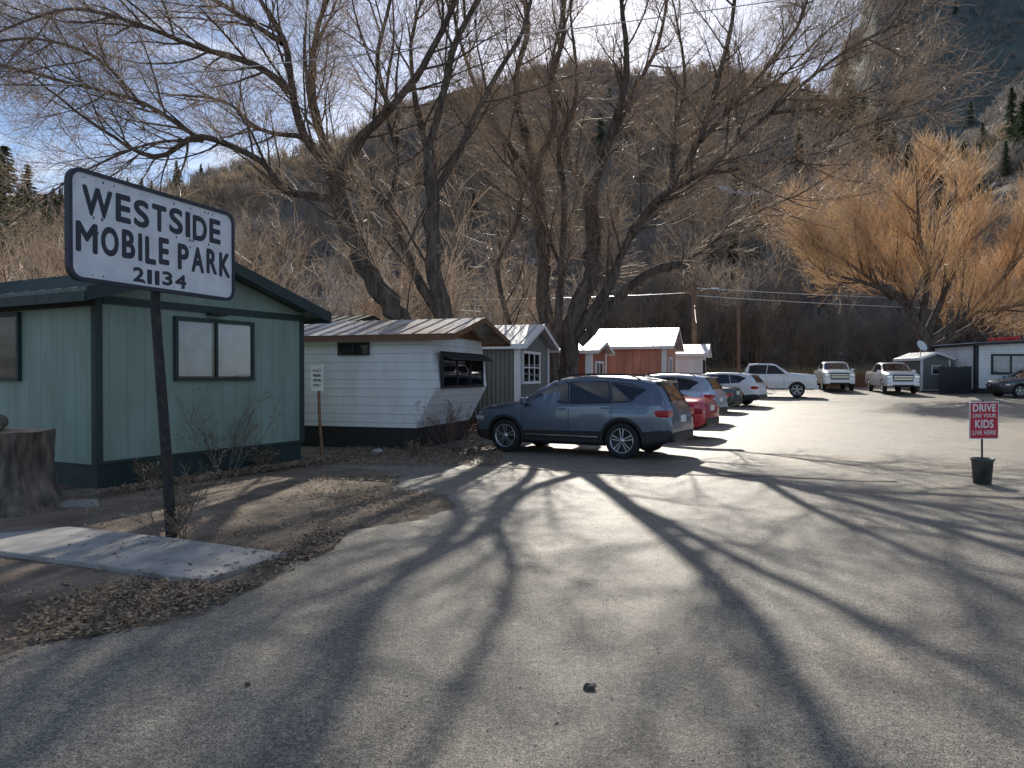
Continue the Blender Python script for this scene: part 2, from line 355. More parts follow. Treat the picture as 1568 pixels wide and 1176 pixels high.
box2('gable_band',(.1,-.03,2.78),(4.2,-.003,2.90),M_dgreen,g); box2('eave_band',(-.03,.1,2.74),(-.003,12,2.88),M_dgreen,g)
win(g,'end',1.38,2.94,1.67,2.62,M_dgreen); win(g,'side',1.98,3.4,1.67,2.66,M_dgreen)
box2('porch_light',(1.95,-.16,2.74),(2.3,-.032,2.78),M_black,g,.01)
box2('gable_vent',(1.95,-.03,3.1),(2.3,-.003,3.28),M_dgreen,g)
b=home('white_trailer',(-1.72,16.65),A2,3.35,9,2.62,.42,M_white,M_rust,M_wood,M_skirt,.5,over=.3,oy=.55,
   side_prof=[(.5,.5),(.0,1.42),(.06,2.0),(.16,2.62),(8.9,2.62),(9,.5)],gable=M_wood,rt=.06)
win(b,'side',1.7,2.46,2.2,2.44,M_black,.03,1,False)
win(b,'end',.32,2.9,1.46,2.08,M_blackpl,.06,2,True)
prism('window_awning',[(-.02,2.2),(-.32,2.06),(-.32,2.09),(-.02,2.26)],.2,3.0,M_skirt,b,'x')
box2('belt_trim',(-.012,.1,1.40),(-.002,8.9,1.43),M_wpaint,b)
c=home('grey_trailer',(.2,22.0),A2,3.4,9,2.62,.62,M_grey,M_roof,M_wpaint,M_skirt,.4,over=.25,oy=.3,rt=.06,cw=.14)
win(c,'end',.35,2.1,1.5,2.35,M_wpaint,.08,2,True,hm=1)
box2('lamp_arm',(3.6,-.3,2.5),(3.66,-.02,2.54),M_wpaint,c)
d=home('red_trailer',(3.0,28.0),A2,3.0,6,2.55,.35,M_red,M_roof,M_wpaint,M_skirt,.35,over=.2,oy=.3,rt=.06,cw=.22)
win(d,'end',.8,2.1,1.3,2.1,M_wpaint,.08,1,True)
win(d,'side',1.2,2.2,1.3,2.1,M_wpaint,.08,1,True)
e5=home('rust_red_mobile_home',(7.5,36.0),A2,4.8,13,2.95,.9,M_red2,M_roof,M_wpaint,M_skirt,.35,over=.35,oy=.4,rt=.08,cw=.2)
win(e5,'end',1.2,2.6,1.4,2.3,M_wpaint,.1,1,True); win(e5,'side',5,6.3,1.4,2.2,M_wpaint,.08,1,True)
f6=home('white_mobile_home',(11.2,43.5),A2,3.2,9,2.55,.5,M_white,M_roof,M_wpaint,M_skirt,.35,over=.3)
win(f6,'end',.8,2.2,1.3,2.1,M_black,.08,1,True)
g7=home('black_trimmed_mobile_home',(29.2,46.5),0,9.5,5,3.1,.22,M_white,M_roof,M_black,M_skirt,.3,over=.25,oy=.3,cw=.2)
win(g7,'end',1.1,3.4,1.35,2.4,M_black,.12,1,True); win(g7,'end',5,7,1.35,2.4,M_black,.12,1,True)
M_rdec=mk('red_decoration',(.6,.04,.04),.5)
for i in range(9):
    q=lathe('roof_decoration',[(0,0),(.13,.03),(.16,.13),(.11,.24),(0,.27)],M_rdec,g7,10); q.location=(1.0+.3*i+R.uniform(-.1,.1),-.1+R.uniform(0,.3),3.28+.02*i)
sh=home('garden_shed',(26.9,48.5),0,1.9,3,2.2,.35,M_grey,M_roof,M_wpaint,M_skirt,.1,over=.2,oy=.2)
win(sh,'end',.7,1.2,1.2,1.7,M_wpaint,.05,0,False)
dk=home('dark_shed',(-5.0,20.9),A2,3.0,7,3.0,.35,M_wood,M_skirt,M_skirt,M_skirt,.3,over=.3)
dk.location.z=.05
def fence(name,p0,p1,h,mat,n):
    e=empty(name,(p0[0],p0[1],gz(p0[1])),atan2(p1[1]-p0[1],p1[0]-p0[0])); L=sqrt((p1[0]-p0[0])**2+(p1[1]-p0[1])**2)
    for i in range(n):
        x=L*i/n; box2('board',(x,0,0),(x+L/n*.92,.025,h*(1+.05*R.random())),mat,e)
    box2('rail',(0,.026,h*.75),(L,.07,h*.83),mat,e); box2('rail',(0,.026,h*.2),(L,.07,h*.28),mat,e)
fence('black_fence',(26.6,46.0),(28.8,46.2),1.7,M_black,14)
fence('wooden_fence',(19.5,54.5),(26.5,53.8),1.0,M_wood,44)

# ---------------------------------------------------------------- signs
def text(s,x0,x1,z0,z1,y,mat,par,fat=0,name=None):
    cu=bpy.data.curves.new('t','FONT'); cu.body=s; cu.size=1; cu.resolution_u=6; cu.fill_mode='FRONT'; cu.space_character=1.06
    o=bpy.data.objects.new('t',cu); COL.objects.link(o); bpy.context.view_layer.update()
    me=bpy.data.meshes.new_from_object(o.evaluated_get(bpy.context.evaluated_depsgraph_get())); bpy.data.objects.remove(o)
    xs=[v.co.x for v in me.vertices]; zs=[v.co.y for v in me.vertices]; a,b_,c_,d_=min(xs),max(xs),min(zs),max(zs)
    base=[(x0+fat+(v.co.x-a)/(b_-a)*(x1-x0-2*fat),z0+fat+(v.co.y-c_)/(d_-c_)*(z1-z0-2*fat)) for v in me.vertices]
    pol=[tuple(p.vertices) for p in me.polygons]; vs=[];fs=[]
    offs=[(0,0)]+([(fat*cos(k*pi/4),fat*sin(k*pi/4)) for k in range(8)] if fat else [])
    for q,(dx,dz) in enumerate(offs):
        o_=len(vs); vs+=[(X+dx,y-.0002*q,Z+dz) for X,Z in base]; fs+=[tuple(o_+i for i in p) for p in pol]
    return mo(name or 'lettering',vs,fs,mat,par)
def rrect(x0,x1,z0,z1,r,n=6):
    p=[]
    for cx,cz,a0 in ((x1-r,z0+r,-90),(x1-r,z1-r,0),(x0+r,z1-r,90),(x0+r,z0+r,180)):
        for i in range(n+1):
            a=radians(a0+90*i/n); p.append((cx+r*cos(a),cz+r*sin(a)))
    return p
sg=empty('mobile_park_sign',(-4.05,6.77,0),atan2(.945,.326))
BW=2.18; z0,z1=2.6,3.61
prism('board',rrect(0,BW,z0,z1,.12),-.002,.03,M_sign,sg)
po=rrect(-.02,BW+.02,z0-.02,z1+.02,.14); pi_=rrect(.018,BW-.018,z0+.018,z1-.018,.10); n=len(po)
vs=[(a,-.018,b_) for a,b_ in po]+[(a,-.018,b_) for a,b_ in pi_]+[(a,.04,b_) for a,b_ in po]+[(a,-.0025,b_) for a,b_ in pi_]
fs=[]
for i in range(n):
    j=(i+1)%n; fs+=[(i,j,n+j,n+i),(i,2*n+i,2*n+j,j),(n+i,n+j,3*n+j,3*n+i)]
mo('frame',vs,fs,M_ink,sg)
prism('back_plate',rrect(-.018,BW+.018,z0-.018,z1+.018,.14),.032,.039,M_ink,sg)
def spread(chars,x0,x1,zb,h,fat,tilt=0):
    # individually cut letters, slightly uneven like the real board
    tot=sum(w_ for _,w_ in chars); x=x0; k=(x1-x0)/tot
    for ch,w_ in chars:
        if ch!=' ':
            dz=R.uniform(-.012,.012)+tilt*(x-x0); text(ch,x+.010,x+w_*k-.026,zb+dz,zb+h+dz,-.003,M_ink,sg,fat,'letter_'+ch)
        x+=w_*k
spread([('W',1.45),('E',.85),('S',.9),('T',.9),('S',.9),('I',.42),('D',1),('E',.85)],.12,2.0,3.215,.28,.0125)
spread([('M',1.3),('O',1.15),('B',.95),('I',.42),('L',.85),('E',.85),(' ',.4),('P',.95),('A',1.1),('R',.98),('K',1.05)],.05,2.16,2.86,.285,.0125)
spread([('2',.9),('1',.5),('1',.5),('3',.9),('4',1)],.70,1.46,2.655,.15,.008)
for i in range(34):
    x=R.random()*2.0+.09; z=R.choice([z0+.05+.01*R.random(),z1-.06,z1-.06,3.185+.02*R.random(),z0+.5*R.random()+.2]); s=.004+.008*R.random()
    prism('rust_spot',[(x+s*cos(k*pi/3)*(.7+.5*R.random()),z+s*1.4*sin(k*pi/3)) for k in range(6)],-.0032,-.002,M_pole,sg)
def loc(wx,wy,z):
    dx,dy=wx+4.05,wy-6.77; ca,sa=.326,.945; return V((dx*ca+dy*sa,-dx*sa+dy*ca,z))
T=Tubes(); T.tube([loc(-3.56,7.72,-.2),loc(-3.63,7.75,.8),loc(-3.78,7.83,2.4),loc(-3.80,7.85,3.5)],[.058,.055,.05,.05],12); T.obj('pole',[M_pole],sg)
box2('bracket',(.85,.04,2.75),(1.25,.075,2.80),M_pole,sg); box2('bracket',(.85,.04,3.35),(1.25,.075,3.40),M_pole,sg)
ds=empty('child_safety_sign',(7.34,11.5,0.012),radians(8))
lathe('bucket',[(.0,.02),(.115,.02),(.12,.0),(.125,.0),(.15,.36),(.165,.365),(.165,.40),(.148,.40),(.14,.34),(.0,.33)],M_bucket,ds,28)
T=Tubes(); T.tube([V((0,0,.1)),V((-.01,0,.7)),V((.0,0,1.3))],[.014]*3,8); T.obj('pole',[M_black],ds)
prism('panel',rrect(-.25,.25,.70,1.28,.02),-.03,-.018,M_wpaint,ds)
prism('panel_face',rrect(-.235,.235,.715,1.265,.015),-.034,-.0305,M_redsign,ds)
text('DRIVE',-.20,.20,1.125,1.245,-.0345,M_wpaint,ds,.005)
text('LIKE YOUR',-.20,.20,1.035,1.095,-.0345,M_wpaint,ds,.002)
text('KIDS',-.16,.16,.87,1.0,-.0345,M_wpaint,ds,.005)
text('LIVE HERE',-.20,.20,.765,.835,-.0345,M_wpaint,ds,.002)
ps=empty('parking_notice_sign',(-4.02,15.3,0),radians(-14))
T=Tubes(); T.tube([V((.1,0,-.1)),V((.03,0,.8)),V((0,0,1.85))],[.035,.033,.03],6); T.obj('post',[M_utl],ps)
prism('panel',rrect(-.14,.14,1.38,1.92,.02),-.05,-.035,M_wpaint,ps)
for i,(t,z) in enumerate((('NO',1.8),('PARKING',1.7),('VISITORS',1.6),('ONLY',1.5))): text(t,-.09,.09,z-.03,z+.03,-.0505,M_ink,ps,.003)

# ---------------------------------------------------------------- stump, rock, litter
vs=[];fs=[];n=90;m_=26
for j in range(m_):
    z=1.0*j/(m_-1); r=.42+.22*(1-z)**3
    for i in range(n):
        a=2*pi*i/n; q=V((cos(a)*1.6,sin(a)*1.6,z*.7)); rr=r*(1+.22*noise.fractal(q,1,2,3)-.13*abs(noise.noise(V((cos(a)*9,sin(a)*9,z*1.2))))-.06*abs(noise.noise(V((cos(a)*22,sin(a)*22,z*5)))))
        vs.append((rr*cos(a),rr*sin(a),z+(.05*noise.noise(V((cos(a)*2,sin(a)*2,5))) if j>m_-3 else 0)))
for j in range(m_-1):
    for i in range(n): fs.append((j*n+i,j*n+(i+1)%n,(j+1)*n+(i+1)%n,(j+1)*n+i))
vs.append((0,0,.99)); fs+=[((m_-1)*n+i,(m_-1)*n+(i+1)%n,m_*n) for i in range(n)]
st=mo('tree_stump',vs,fs,[M_stump,M_cut],None,True,[0]*(len(fs)-n)+[1]*n); st.location=(-6.35,9.4,0); st.data.set_sharp_from_angle(angle=radians(50))
pl=empty('firewood_log',(-6.5,9.3,1.10),.5); lathe('log_body',[(0,-.3),(.09,-.3),(.1,-.28),(.1,.28),(.09,.3),(0,.3)],M_stump,pl,10,'y')
import bmesh
def rock(name,loc,s,mat=None):
    bm=bmesh.new(); bmesh.ops.create_icosphere(bm,subdivisions=3,radius=1)
    for v in bm.verts: v.co*=1+.45*noise.noise(v.co*1.3+V(loc)); v.co=V((v.co.x*s[0],v.co.y*s[1],v.co.z*s[2]))
    me=bpy.data.meshes.new(name); bm.to_mesh(me); bm.free(); me.materials.append(mat or M_rockd); o=link(bpy.data.objects.new(name,me)); o.location=loc
rock('small_rock',(.42,3.96,.022),(.036,.028,.02)); rock('small_rock',(-1.44,4.0,.018),(.014,.012,.012)); rock('small_rock',(-1.2,16.3,.05),(.14,.1,.1)); rock('small_rock',(-.9,16.0,.04),(.1,.08,.07)); rock('small_rock',(-2.9,15.9,.05),(.12,.1,.08),M_conc)
vs=[];fs=[]
def leaf(x,y,z,s,flat=.5):
    a=R.random()*6.28; u=V((cos(a),sin(a),R.gauss(0,flat)*.6)).normalized()*s; q=V((-sin(a),cos(a),R.gauss(0,flat)*.7)).normalized()*s*.45
    o=len(vs); p=V((x,y,z)); vs.extend([p-u,p+q,p+u+V((0,0,s*.3)),p-q]); fs.append((o,o+1,o+2,o+3))
for i in range(15000):
    y=3.4+R.random()*9; xe=min(interp(y,XL),-1.2); x=xe-abs(R.gauss(0,1.3))+.12
    d_=noise.noise(V((x*1.2,y*1.2,0)))
    if d_<-.05 and R.random()<.8: continue
    if y>8 and R.random()<.75: continue
    if 6.0<y<8.0 and x<-2.2 and R.random()<.8: continue
    leaf(x,y,.02+.03*R.random(),.018+.03*R.random())
for i in range(3500):
    t=R.random(); x=-6.1+2.2*t+R.gauss(0,.12)+.35; y=10.9+4.1*t+R.gauss(0,.2)-.25; leaf(x,y,.02+.06*R.random(),.02+.03*R.random())
for i in range(4500):
    y=13.8+R.random()*3.5; x=-3.8+3.6*R.random(); leaf(x,y-.1,.02+.04*R.random(),.02+.03*R.random())
for i in range(500):
    leaf(R.gauss(0,2.5),R.uniform(3.5,14),.016,.008+.010*R.random(),.2)
mo('leaf_litter',vs,fs,M_leaf)
vs=[];fs=[]
for i in range(2600):
    y=3.0+R.random()**1.6*12; x=R.uniform(-.8,.8)*y*1.0+.3; s=.003+.005*R.random()**2
    if x<interp(y,XL): s*=2
    o=len(vs); h=.012
    a=R.random()*6; vs+=[(x+s*cos(a+k*2.1),y+s*sin(a+k*2.1),h) for k in range(3)]+[(x,y,h+s*.9)]; fs+=[(o,o+1,o+3),(o+1,o+2,o+3),(o+2,o,o+3)]
mo('loose_gravel',vs,fs,M_rock)

# ---------------------------------------------------------------- vehicles
def lin(x,t):
    if x>=t[0][0]: return t[0][1]
    for (a,b_),(c_,d_) in zip(t,t[1:]):
        if x>=c_: return b_+(d_-b_)*(a-x)/(a-c_)
    return t[-1][1]
SUV=dict(L=2.32,top=[(2.32,.66),(2.30,.80),(2.2,.95),(1.95,1.02),(1.5,1.09),(1.12,1.14),(.75,1.37),(.38,1.57),(.1,1.645),(-.4,1.68),(-1,1.675),(-1.6,1.63),(-1.92,1.57),(-2.12,1.30),(-2.22,1.12),(-2.29,1.02),(-2.32,.72)],
 belt=[(2.32,.6),(2.2,.86),(1.95,.95),(1.12,1.05),(0,1.08),(-1.5,1.14),(-2.1,1.14),(-2.25,1.0),(-2.32,.68)],
 bot=[(2.32,.42),(2.2,.25),(1.8,.22),(-1.8,.24),(-2.2,.34),(-2.32,.48)],
 w=[(2.32,.58),(2.27,.70),(2.1,.82),(1.75,.90),(1.2,.92),(-1.6,.92),(-2.0,.89),(-2.2,.83),(-2.32,.72)],
 wt=[(2.32,.45),(2.1,.66),(1.5,.76),(1.12,.76),(.38,.66),(-.4,.64),(-1.92,.60),(-2.2,.68),(-2.32,.6)],
 ws=(1.12,.38),bs=(-1.92,-2.2),ax=(1.42,-1.32),r=.365,
 wins=[[(.93,1.115),(.62,1.30),(.30,1.475),(-.02,1.53),(-.10,1.115)],[(-.17,1.12),(-.09,1.535),(-.55,1.56),(-.93,1.55),(-1.06,1.15)],[(-1.13,1.155),(-1.0,1.545),(-1.45,1.50),(-1.75,1.40),(-1.5,1.18)]],
 doors=[.98,-.135,-1.1],clad=True,rails=True,suv=True)
def scaled(sp,sx,sz,sw=1):
    q=dict(sp)
    for k in ('top','belt','bot'): q[k]=[(a*sx,b_*sz) for a,b_ in sp[k]]
    for k in ('w','wt'): q[k]=[(a*sx,b_*sw) for a,b_ in sp[k]]
    q['L']=sp['L']*sx; q['ws']=tuple(a*sx for a in sp['ws']); q['bs']=tuple(a*sx for a in sp['bs']); q['ax']=tuple(a*sx for a in sp['ax'])
    q['wins']=[[(a*sx,b_*sz) for a,b_ in p] for p in sp['wins']]; q['doors']=[a*sx for a in sp['doors']]; return q
WAG=scaled(SUV,1.04,.95,.98)
SED=dict(L=2.35,top=[(2.35,.55),(2.32,.66),(2.2,.76),(1.8,.86),(1.25,.95),(.85,1.15),(.4,1.36),(0,1.43),(-.5,1.43),(-.95,1.34),(-1.55,1.10),(-1.75,1.06),(-2.2,1.04),(-2.3,.98),(-2.35,.66)],
 belt=[(2.35,.5),(2.2,.70),(1.25,.87),(0,.93),(-1.5,.98),(-2.2,.97),(-2.35,.62)],
 bot=[(2.35,.36),(2.2,.2),(1.8,.18),(-1.8,.2),(-2.2,.28),(-2.35,.42)],
 w=[(2.35,.56),(2.28,.70),(2.1,.80),(1.7,.88),(1.2,.9),(-1.6,.9),(-2.0,.87),(-2.25,.80),(-2.35,.70)],
 wt=[(2.35,.45),(2.1,.64),(1.25,.72),(.4,.60),(-.5,.58),(-.95,.58),(-1.55,.68),(-2.2,.70),(-2.35,.6)],
 ws=(1.25,.4),bs=(-.95,-1.55),ax=(1.4,-1.35),r=.33,
 wins=[[(1.02,.94),(.7,1.12),(.33,1.29),(-.05,1.335),(-.08,.96)],[(-.15,.965),(-.12,1.335),(-.55,1.33),(-.85,1.25),(-1.2,1.03)]],doors=[.95,-.115,-1.0],clad=False,rails=False,suv=False)
PIC=dict(L=2.9,top=[(2.9,.86),(2.89,1.16),(2.82,1.27),(2.4,1.33),(1.45,1.40),(1.1,1.62),(.72,1.87),(.4,1.94),(-.3,1.96),(-.8,1.93),(-.98,1.64),(-1.05,1.43),(-1.1,1.40),(-2.84,1.40),(-2.88,1.34),(-2.9,.8)],
 belt=[(2.9,.80),(2.82,1.18),(1.45,1.30),(0,1.31),(-1.0,1.32),(-2.84,1.34),(-2.9,.76)],
 bot=[(2.9,.5),(2.7,.42),(-2.7,.45),(-2.9,.55)],
 w=[(2.9,.86),(2.8,.93),(2.5,.98),(-2.7,.98),(-2.9,.94)],
 wt=[(2.9,.74),(2.6,.84),(1.45,.84),(.72,.74),(-.8,.72),(-1.05,.88),(-2.9,.88)],
 ws=(1.45,.72),bs=(-.8,-1.05),ax=(1.85,-1.8),r=.42,
 wins=[[(1.2,1.36),(.68,1.77),(.3,1.83),(.22,1.36)],[(.14,1.36),(.2,1.83),(-.4,1.84),(-.72,1.79),(-.8,1.37)]],doors=[1.15,.18,-.9],clad=False,rails=False,suv=True,pick=True)
def car(name,x,y,hd,sp,paint,tint=None):
    e=empty(name,(x,y,gz(y)+.012),hd)
    mats=[paint,M_glass,M_blackpl]
    xs=set(a for k in ('top','belt','bot','w','wt') for a,_ in sp[k]); k=-sp['L']
    while k<sp['L']: xs.add(round(k,3)); k+=.12
    xs=sorted(xs,reverse=True); x2=[xs[0]]
    for q in xs[1:]:
        if x2[-1]-q>.015 or q in sp['ws'] or q in sp['bs']: x2.append(q)
    xs=x2
    def ring(X):
        zt=lin(X,sp['top']); zk=min(lin(X,sp['belt']),zt-.03); zb=lin(X,sp['bot']); wd=lin(X,sp['w']); wt=min(lin(X,sp['wt']),wd-.03); h=zk-zb
        return [(0,zb),(wd-.12,zb),(wd-.03,zb+h*.08),(wd-.012,zb+h*.35),(wd,zb+h*.68),(wd-.02,zk-h*.06),(wd-.06,zk),(wt+.01,zt-min(.07,(zt-zk)*.5)),(wt-.07,zt-.012),(wt*.5,zt+.008),(0,zt+.014)]
    def ys(X,z):
        r=ring(X)
        for (a,b_),(c_,d_) in zip(r[1:-2],r[2:-1]):
            if b_<=z<=d_ and d_>b_: return a+(c_-a)*(z-b_)/(d_-b_)
        return r[1][0] if z<r[1][1] else r[-3][0]
    vs=[];fs=[];ix=[]; n=20
    for X in xs:
        r=ring(X); full=r+[(-a,b_) for a,b_ in r[-2:0:-1]]
        vs+=[(X,a,b_) for a,b_ in full]
    for i in range(len(xs)-1):
        xm=(xs[i]+xs[i+1])/2
        for k in range(n):
            fs.append((i*n+k,i*n+(k+1)%n,(i+1)*n+(k+1)%n,(i+1)*n+k))
            gl=(sp['ws'][1]<xm<sp['ws'][0] or sp['bs'][1]<xm<sp['bs'][0]) and k in (8,9,10,11)
            ix.append(1 if gl else (2 if k in (0,1,18,19) or (sp['clad'] and k in (2,17)) else 0))
    fs.append(tuple(range(n-1,-1,-1))); ix.append(0); fs.append(tuple((len(xs)-1)*n+k for k in range(n))); ix.append(0)
    body=mo('body',vs,fs,mats,e,False,ix)
    bm=bmesh.new(); bm.from_mesh(body.data); bmesh.ops.recalc_face_normals(bm,faces=bm.faces); bm.to_mesh(body.data); bm.free()
    for ax in sp['ax']:
        rr=sp['r']+.06; cv=[];cf=[];m=28
        for s in (-1.2,1.2): cv+=[(ax+rr*cos(2*pi*k/m),s,sp['r']+rr*sin(2*pi*k/m)) for k in range(m)]
        cf=[tuple(range(m)),tuple(range(2*m-1,m-1,-1))]+[(k,k+m,(k+1)%m+m,(k+1)%m) for k in range(m)]
        cut=mo('cut',cv,cf,mats,e,False,[2]*len(cf))
        bm=bmesh.new(); bm.from_mesh(cut.data); bmesh.ops.recalc_face_normals(bm,faces=bm.faces); bm.to_mesh(cut.data); bm.free()
        md=body.modifiers.new('bo','BOOLEAN'); md.operation='DIFFERENCE'; md.solver='EXACT'; md.object=cut
        bpy.context.view_layer.update()
        me=bpy.data.meshes.new_from_object(body.evaluated_get(bpy.context.evaluated_depsgraph_get()))
        body.modifiers.clear(); body.data=me; bpy.data.objects.remove(cut)
    me=body.data; me.polygons.foreach_set('use_smooth',[True]*len(me.polygons)); me.set_sharp_from_angle(angle=radians(32))
    def panel(nm,poly,mat,off=.006,sides=(1,-1)):
        for s in sides:
            mo(nm,[(a,s*(ys(a,b_)+off),b_) for a,b_ in poly],[tuple(range(len(poly)))],mat,e)
    for p in sp['wins']:
        cx=sum(a for a,_ in p)/len(p); cz=sum(b_ for _,b_ in p)/len(p)
        panel('window_seal',[(a+(a-cx)*.06,b_+(b_-cz)*.12) for a,b_ in p],M_blackpl,.004); panel('side_window',p,M_glass,.008)
    for dx in sp['doors']:
        zb=lin(dx,sp['bot'])+.14; zt=lin(dx,sp['belt'])-.01
        for s in (1,-1):
            v=[];f=[]
            for k in range(7):
                z=zb+(zt-zb)*k/6; v+=[(dx-.006,s*(ys(dx,z)+.003),z),(dx+.006,s*(ys(dx,z)+.003),z)]
            for k in range(6): f.append((2*k,2*k+1,2*k+3,2*k+2))
            mo('door_gap',v,f,M_black,e)
    for dx in sp['doors'][1:]:
        z=lin(dx,sp['belt'])-.10
        for s in (1,-1): q=s*(ys(dx+.12,z)+.012); box2('door_handle',(dx+.06,q-.014,z-.015),(dx+.24,q+.014,z+.015),paint,e,.008)
    for ax in sp['ax']:
        if sp['clad']:
            for s in (1,-1):
                v=[];f=[]; m=20; r0=sp['r']+.055; r1=sp['r']+.115
                for k in range(m+1):
                    a=radians(-12+204*k/m)
                    for r_ in (r0,r1):
                        X=ax+r_*cos(a); z=max(sp['r']+r_*sin(a),.26); v.append((X,s*(ys(X,z)+.012),z))
                for k in range(m): f.append((2*k,2*k+1,2*k+3,2*k+2))
                mo('arch_cladding',v,f,M_blackpl,e)
        for s in (1,-1):
            wy=(lin(ax,sp['w'])-.13)*s; r_=sp['r']; h=.115
            lathe('tyre',[(r_*.66,-h*.8),(r_*.72,-h),(r_*.94,-h),(r_*.99,-h*.75),(r_,-h*.4),(r_,h*.4),(r_*.99,h*.75),(r_*.94,h),(r_*.72,h),(r_*.66,h*.8)],M_rubber,e,32,'y',(ax,wy,r_))
            lathe('rim_lip',[(r_*.67,s*h*.9),(r_*.70,s*h*1.01),(r_*.655,s*h*1.01),(r_*.64,s*h*.5)],M_alloy,e,32,'y',(ax,wy,r_))
            lathe('rim_recess',[(r_*.66,s*h*.5),(r_*.5,s*h*.25),(.0,s*h*.3)],M_blackpl,e,24,'y',(ax,wy,r_))
            vv=[];ff=[]
            for k in range(5):
                for da in (-.17,.17):
                    a=2*pi*k/5+.3; o=len(vv); y0=wy+s*h*.55; y1=wy+s*h*.9
                    def P(rr_,aa,yy): return (ax+rr_*cos(aa),yy,r_+rr_*sin(aa))
                    aw=.055
                    vv+=[P(r_*.12,a+da*2-aw*3,y1),P(r_*.12,a+da*2+aw*3,y1),P(r_*.65,a+da+aw,y1),P(r_*.65,a+da-aw,y1),P(r_*.12,a+da*2-aw*3,y0),P(r_*.12,a+da*2+aw*3,y0),P(r_*.65,a+da+aw,y0),P(r_*.65,a+da-aw,y0)]
                    ff+=[tuple(o+q for q in f_) for f_ in BF]
            mo('spokes',vv,ff,M_alloy,e); lathe('hub',[(0,s*h*.95),(.06,s*h*.93),(.065,s*h*.6)],M_alloy,e,12,'y',(ax,wy,r_))
    mx_=sp['ws'][0]-.22; mz=lin(mx_,sp['belt'])+.07
    for s in (1,-1):
        q=ys(mx_,mz-.05); box2('mirror',(mx_-.07,s*(q+.0),mz-.06),(mx_+.08,s*(q+.2),mz+.09),paint,e,.035)
    Lx=sp['L']; zt=lin(-Lx+.1,sp['belt'])
    if sp.get('pick'):
        for s in (1,-1): box2('tail_lamp',(-Lx-.012,s*.78,.95),(-Lx+.06,s*.955,1.28),M_tail,e,.01); 
        box2('rear_bumper',(-Lx-.12,-.93,.5),(-Lx+.02,.93,.68),M_chrome,e,.03)
        box2('bed_shade_panel',(-2.8,-.8,1.412),(-1.12,.8,1.43),M_blackpl,e,.01)  # black panel stands in for the shade inside the open bed
        box2('grille',(Lx-.04,-.56,.74),(Lx+.03,.56,1.17),M_black,e,.05)
        for z in (.86,.96,1.06): box2('grille_bar',(Lx+.0,-.52,z-.014),(Lx+.045,.52,z+.014),M_chrome,e)
        box2('front_bumper',(Lx-.10,-.90,.46),(Lx+.09,.90,.70),paint,e,.05); box2('air_dam',(Lx-.1,-.6,.44),(Lx+.10,.6,.56),M_blackpl,e,.03)
        for s in (1,-1): box2('head_lamp',(Lx-.22,s*.60,.93),(Lx+.015,s*.905,1.14),M_head,e,.04)
    else:
        for s in (1,-1):
            box2('tail_lamp',(-Lx+.02,s*(lin(-Lx+.2,sp['w'])-.27),zt-.17),(-Lx+.36,s*(lin(-Lx+.25,sp['w'])+.012),zt-.03),M_tail,e,.035)
            box2('head_lamp',(Lx-.5,s*(lin(Lx-.3,sp['w'])-.24),zt-.34 if sp['suv'] else zt-.3),(Lx-.10,s*(lin(Lx-.3,sp['w'])-.0),zt-.24 if sp['suv'] else zt-.2),M_head,e,.03)
        box2('rear_bumper',(-Lx-.03,-.66,.36),(-Lx+.2,.66,.56),M_blackpl,e,.05)
        box2('number_plate',(-Lx-.012,-.17,.74),(-Lx+.02,.17,.88),M_wpaint,e)
        box2('grille',(Lx-.12,-.42,.42),(Lx+.012,.42,.70),M_black,e,.03)
        if sp['suv']: box2('rear_spoiler',(sp['bs'][0]-.12,-.52,lin(sp['bs'][0],sp['top'])-.03),(sp['bs'][0]+.1,.52,lin(sp['bs'][0],sp['top'])+.012),paint,e,.02)
    if sp['rails']:
        for s in (1,-1):
            T=Tubes(); z_=lambda X: lin(X,sp['top'])+.045
            T.tube([V((.25,s*.60,lin(.25,sp['top'])-.02)),V((.1,s*.60,z_(.1))),V((-.6,s*.6,z_(-.6))),V((-1.4,s*.58,z_(-1.4))),V((-1.6,s*.57,lin(-1.6,sp['top'])-.02))],[.016]*5,6); T.obj('roof_rail',[M_blackpl],e)
    if sp['clad']:
        for s in (1,-1):
            v=[];f=[]
            for k in range(13):
                X=.98-1.86*k/12; v+=[(X,s*(ys(X,.25)+.012),.25),(X,s*(ys(X,.40)+.010),.40)]
            for k in range(12): f.append((2*k,2*k+1,2*k+3,2*k+2))
            mo('sill_cladding',v,f,M_blackpl,e)
            v=[];f=[]
            for k in range(13):
                X=.9-1.7*k/12; v+=[(X,s*(ys(X,.41)+.016),.41),(X,s*(ys(X,.44)+.016),.44)]
            for k in range(12): f.append((2*k,2*k+1,2*k+3,2*k+2))
            mo('sill_chrome',v,f,M_chrome,e)
    return e
def pt(name,c,metal=.4): return mk(name,c,.28,metal,var=.04,coat=1)
P_blue=pt('blue_grey_paint',(.145,.18,.23),.5); P_red=pt('red_paint',(.55,.025,.035),.3); P_sil=pt('silver_paint',(.5,.56,.66),.5)
P_dg=pt('dark_green_paint',(.03,.05,.045)); P_wh=pt('white_paint',(.82,.82,.81),0); P_bk=pt('black_paint',(.02,.022,.03)); P_sl2=pt('light_silver_paint',(.72,.73,.74),.2)
HD=atan2(.5,-.866)
def park(name,rx,ry,hd,sp,paint,front=False):
    L=sp['L']*(-1 if front else 1); car(name,rx+cos(hd)*L,ry+sin(hd)*L,hd,sp,paint)
car('blue_grey_suv',1.52,16.35,HD,SUV,P_blue)
park('red_sedan',5.35,19.7,HD,SED,P_red)
park('silver_suv',7.1,25.0,HD-.05,SUV,P_sil)
park('dark_green_sedan',9.5,31.0,HD-.05,SED,P_dg)
park('white_crossover',11.9,35.0,HD-.1,WAG,P_wh)
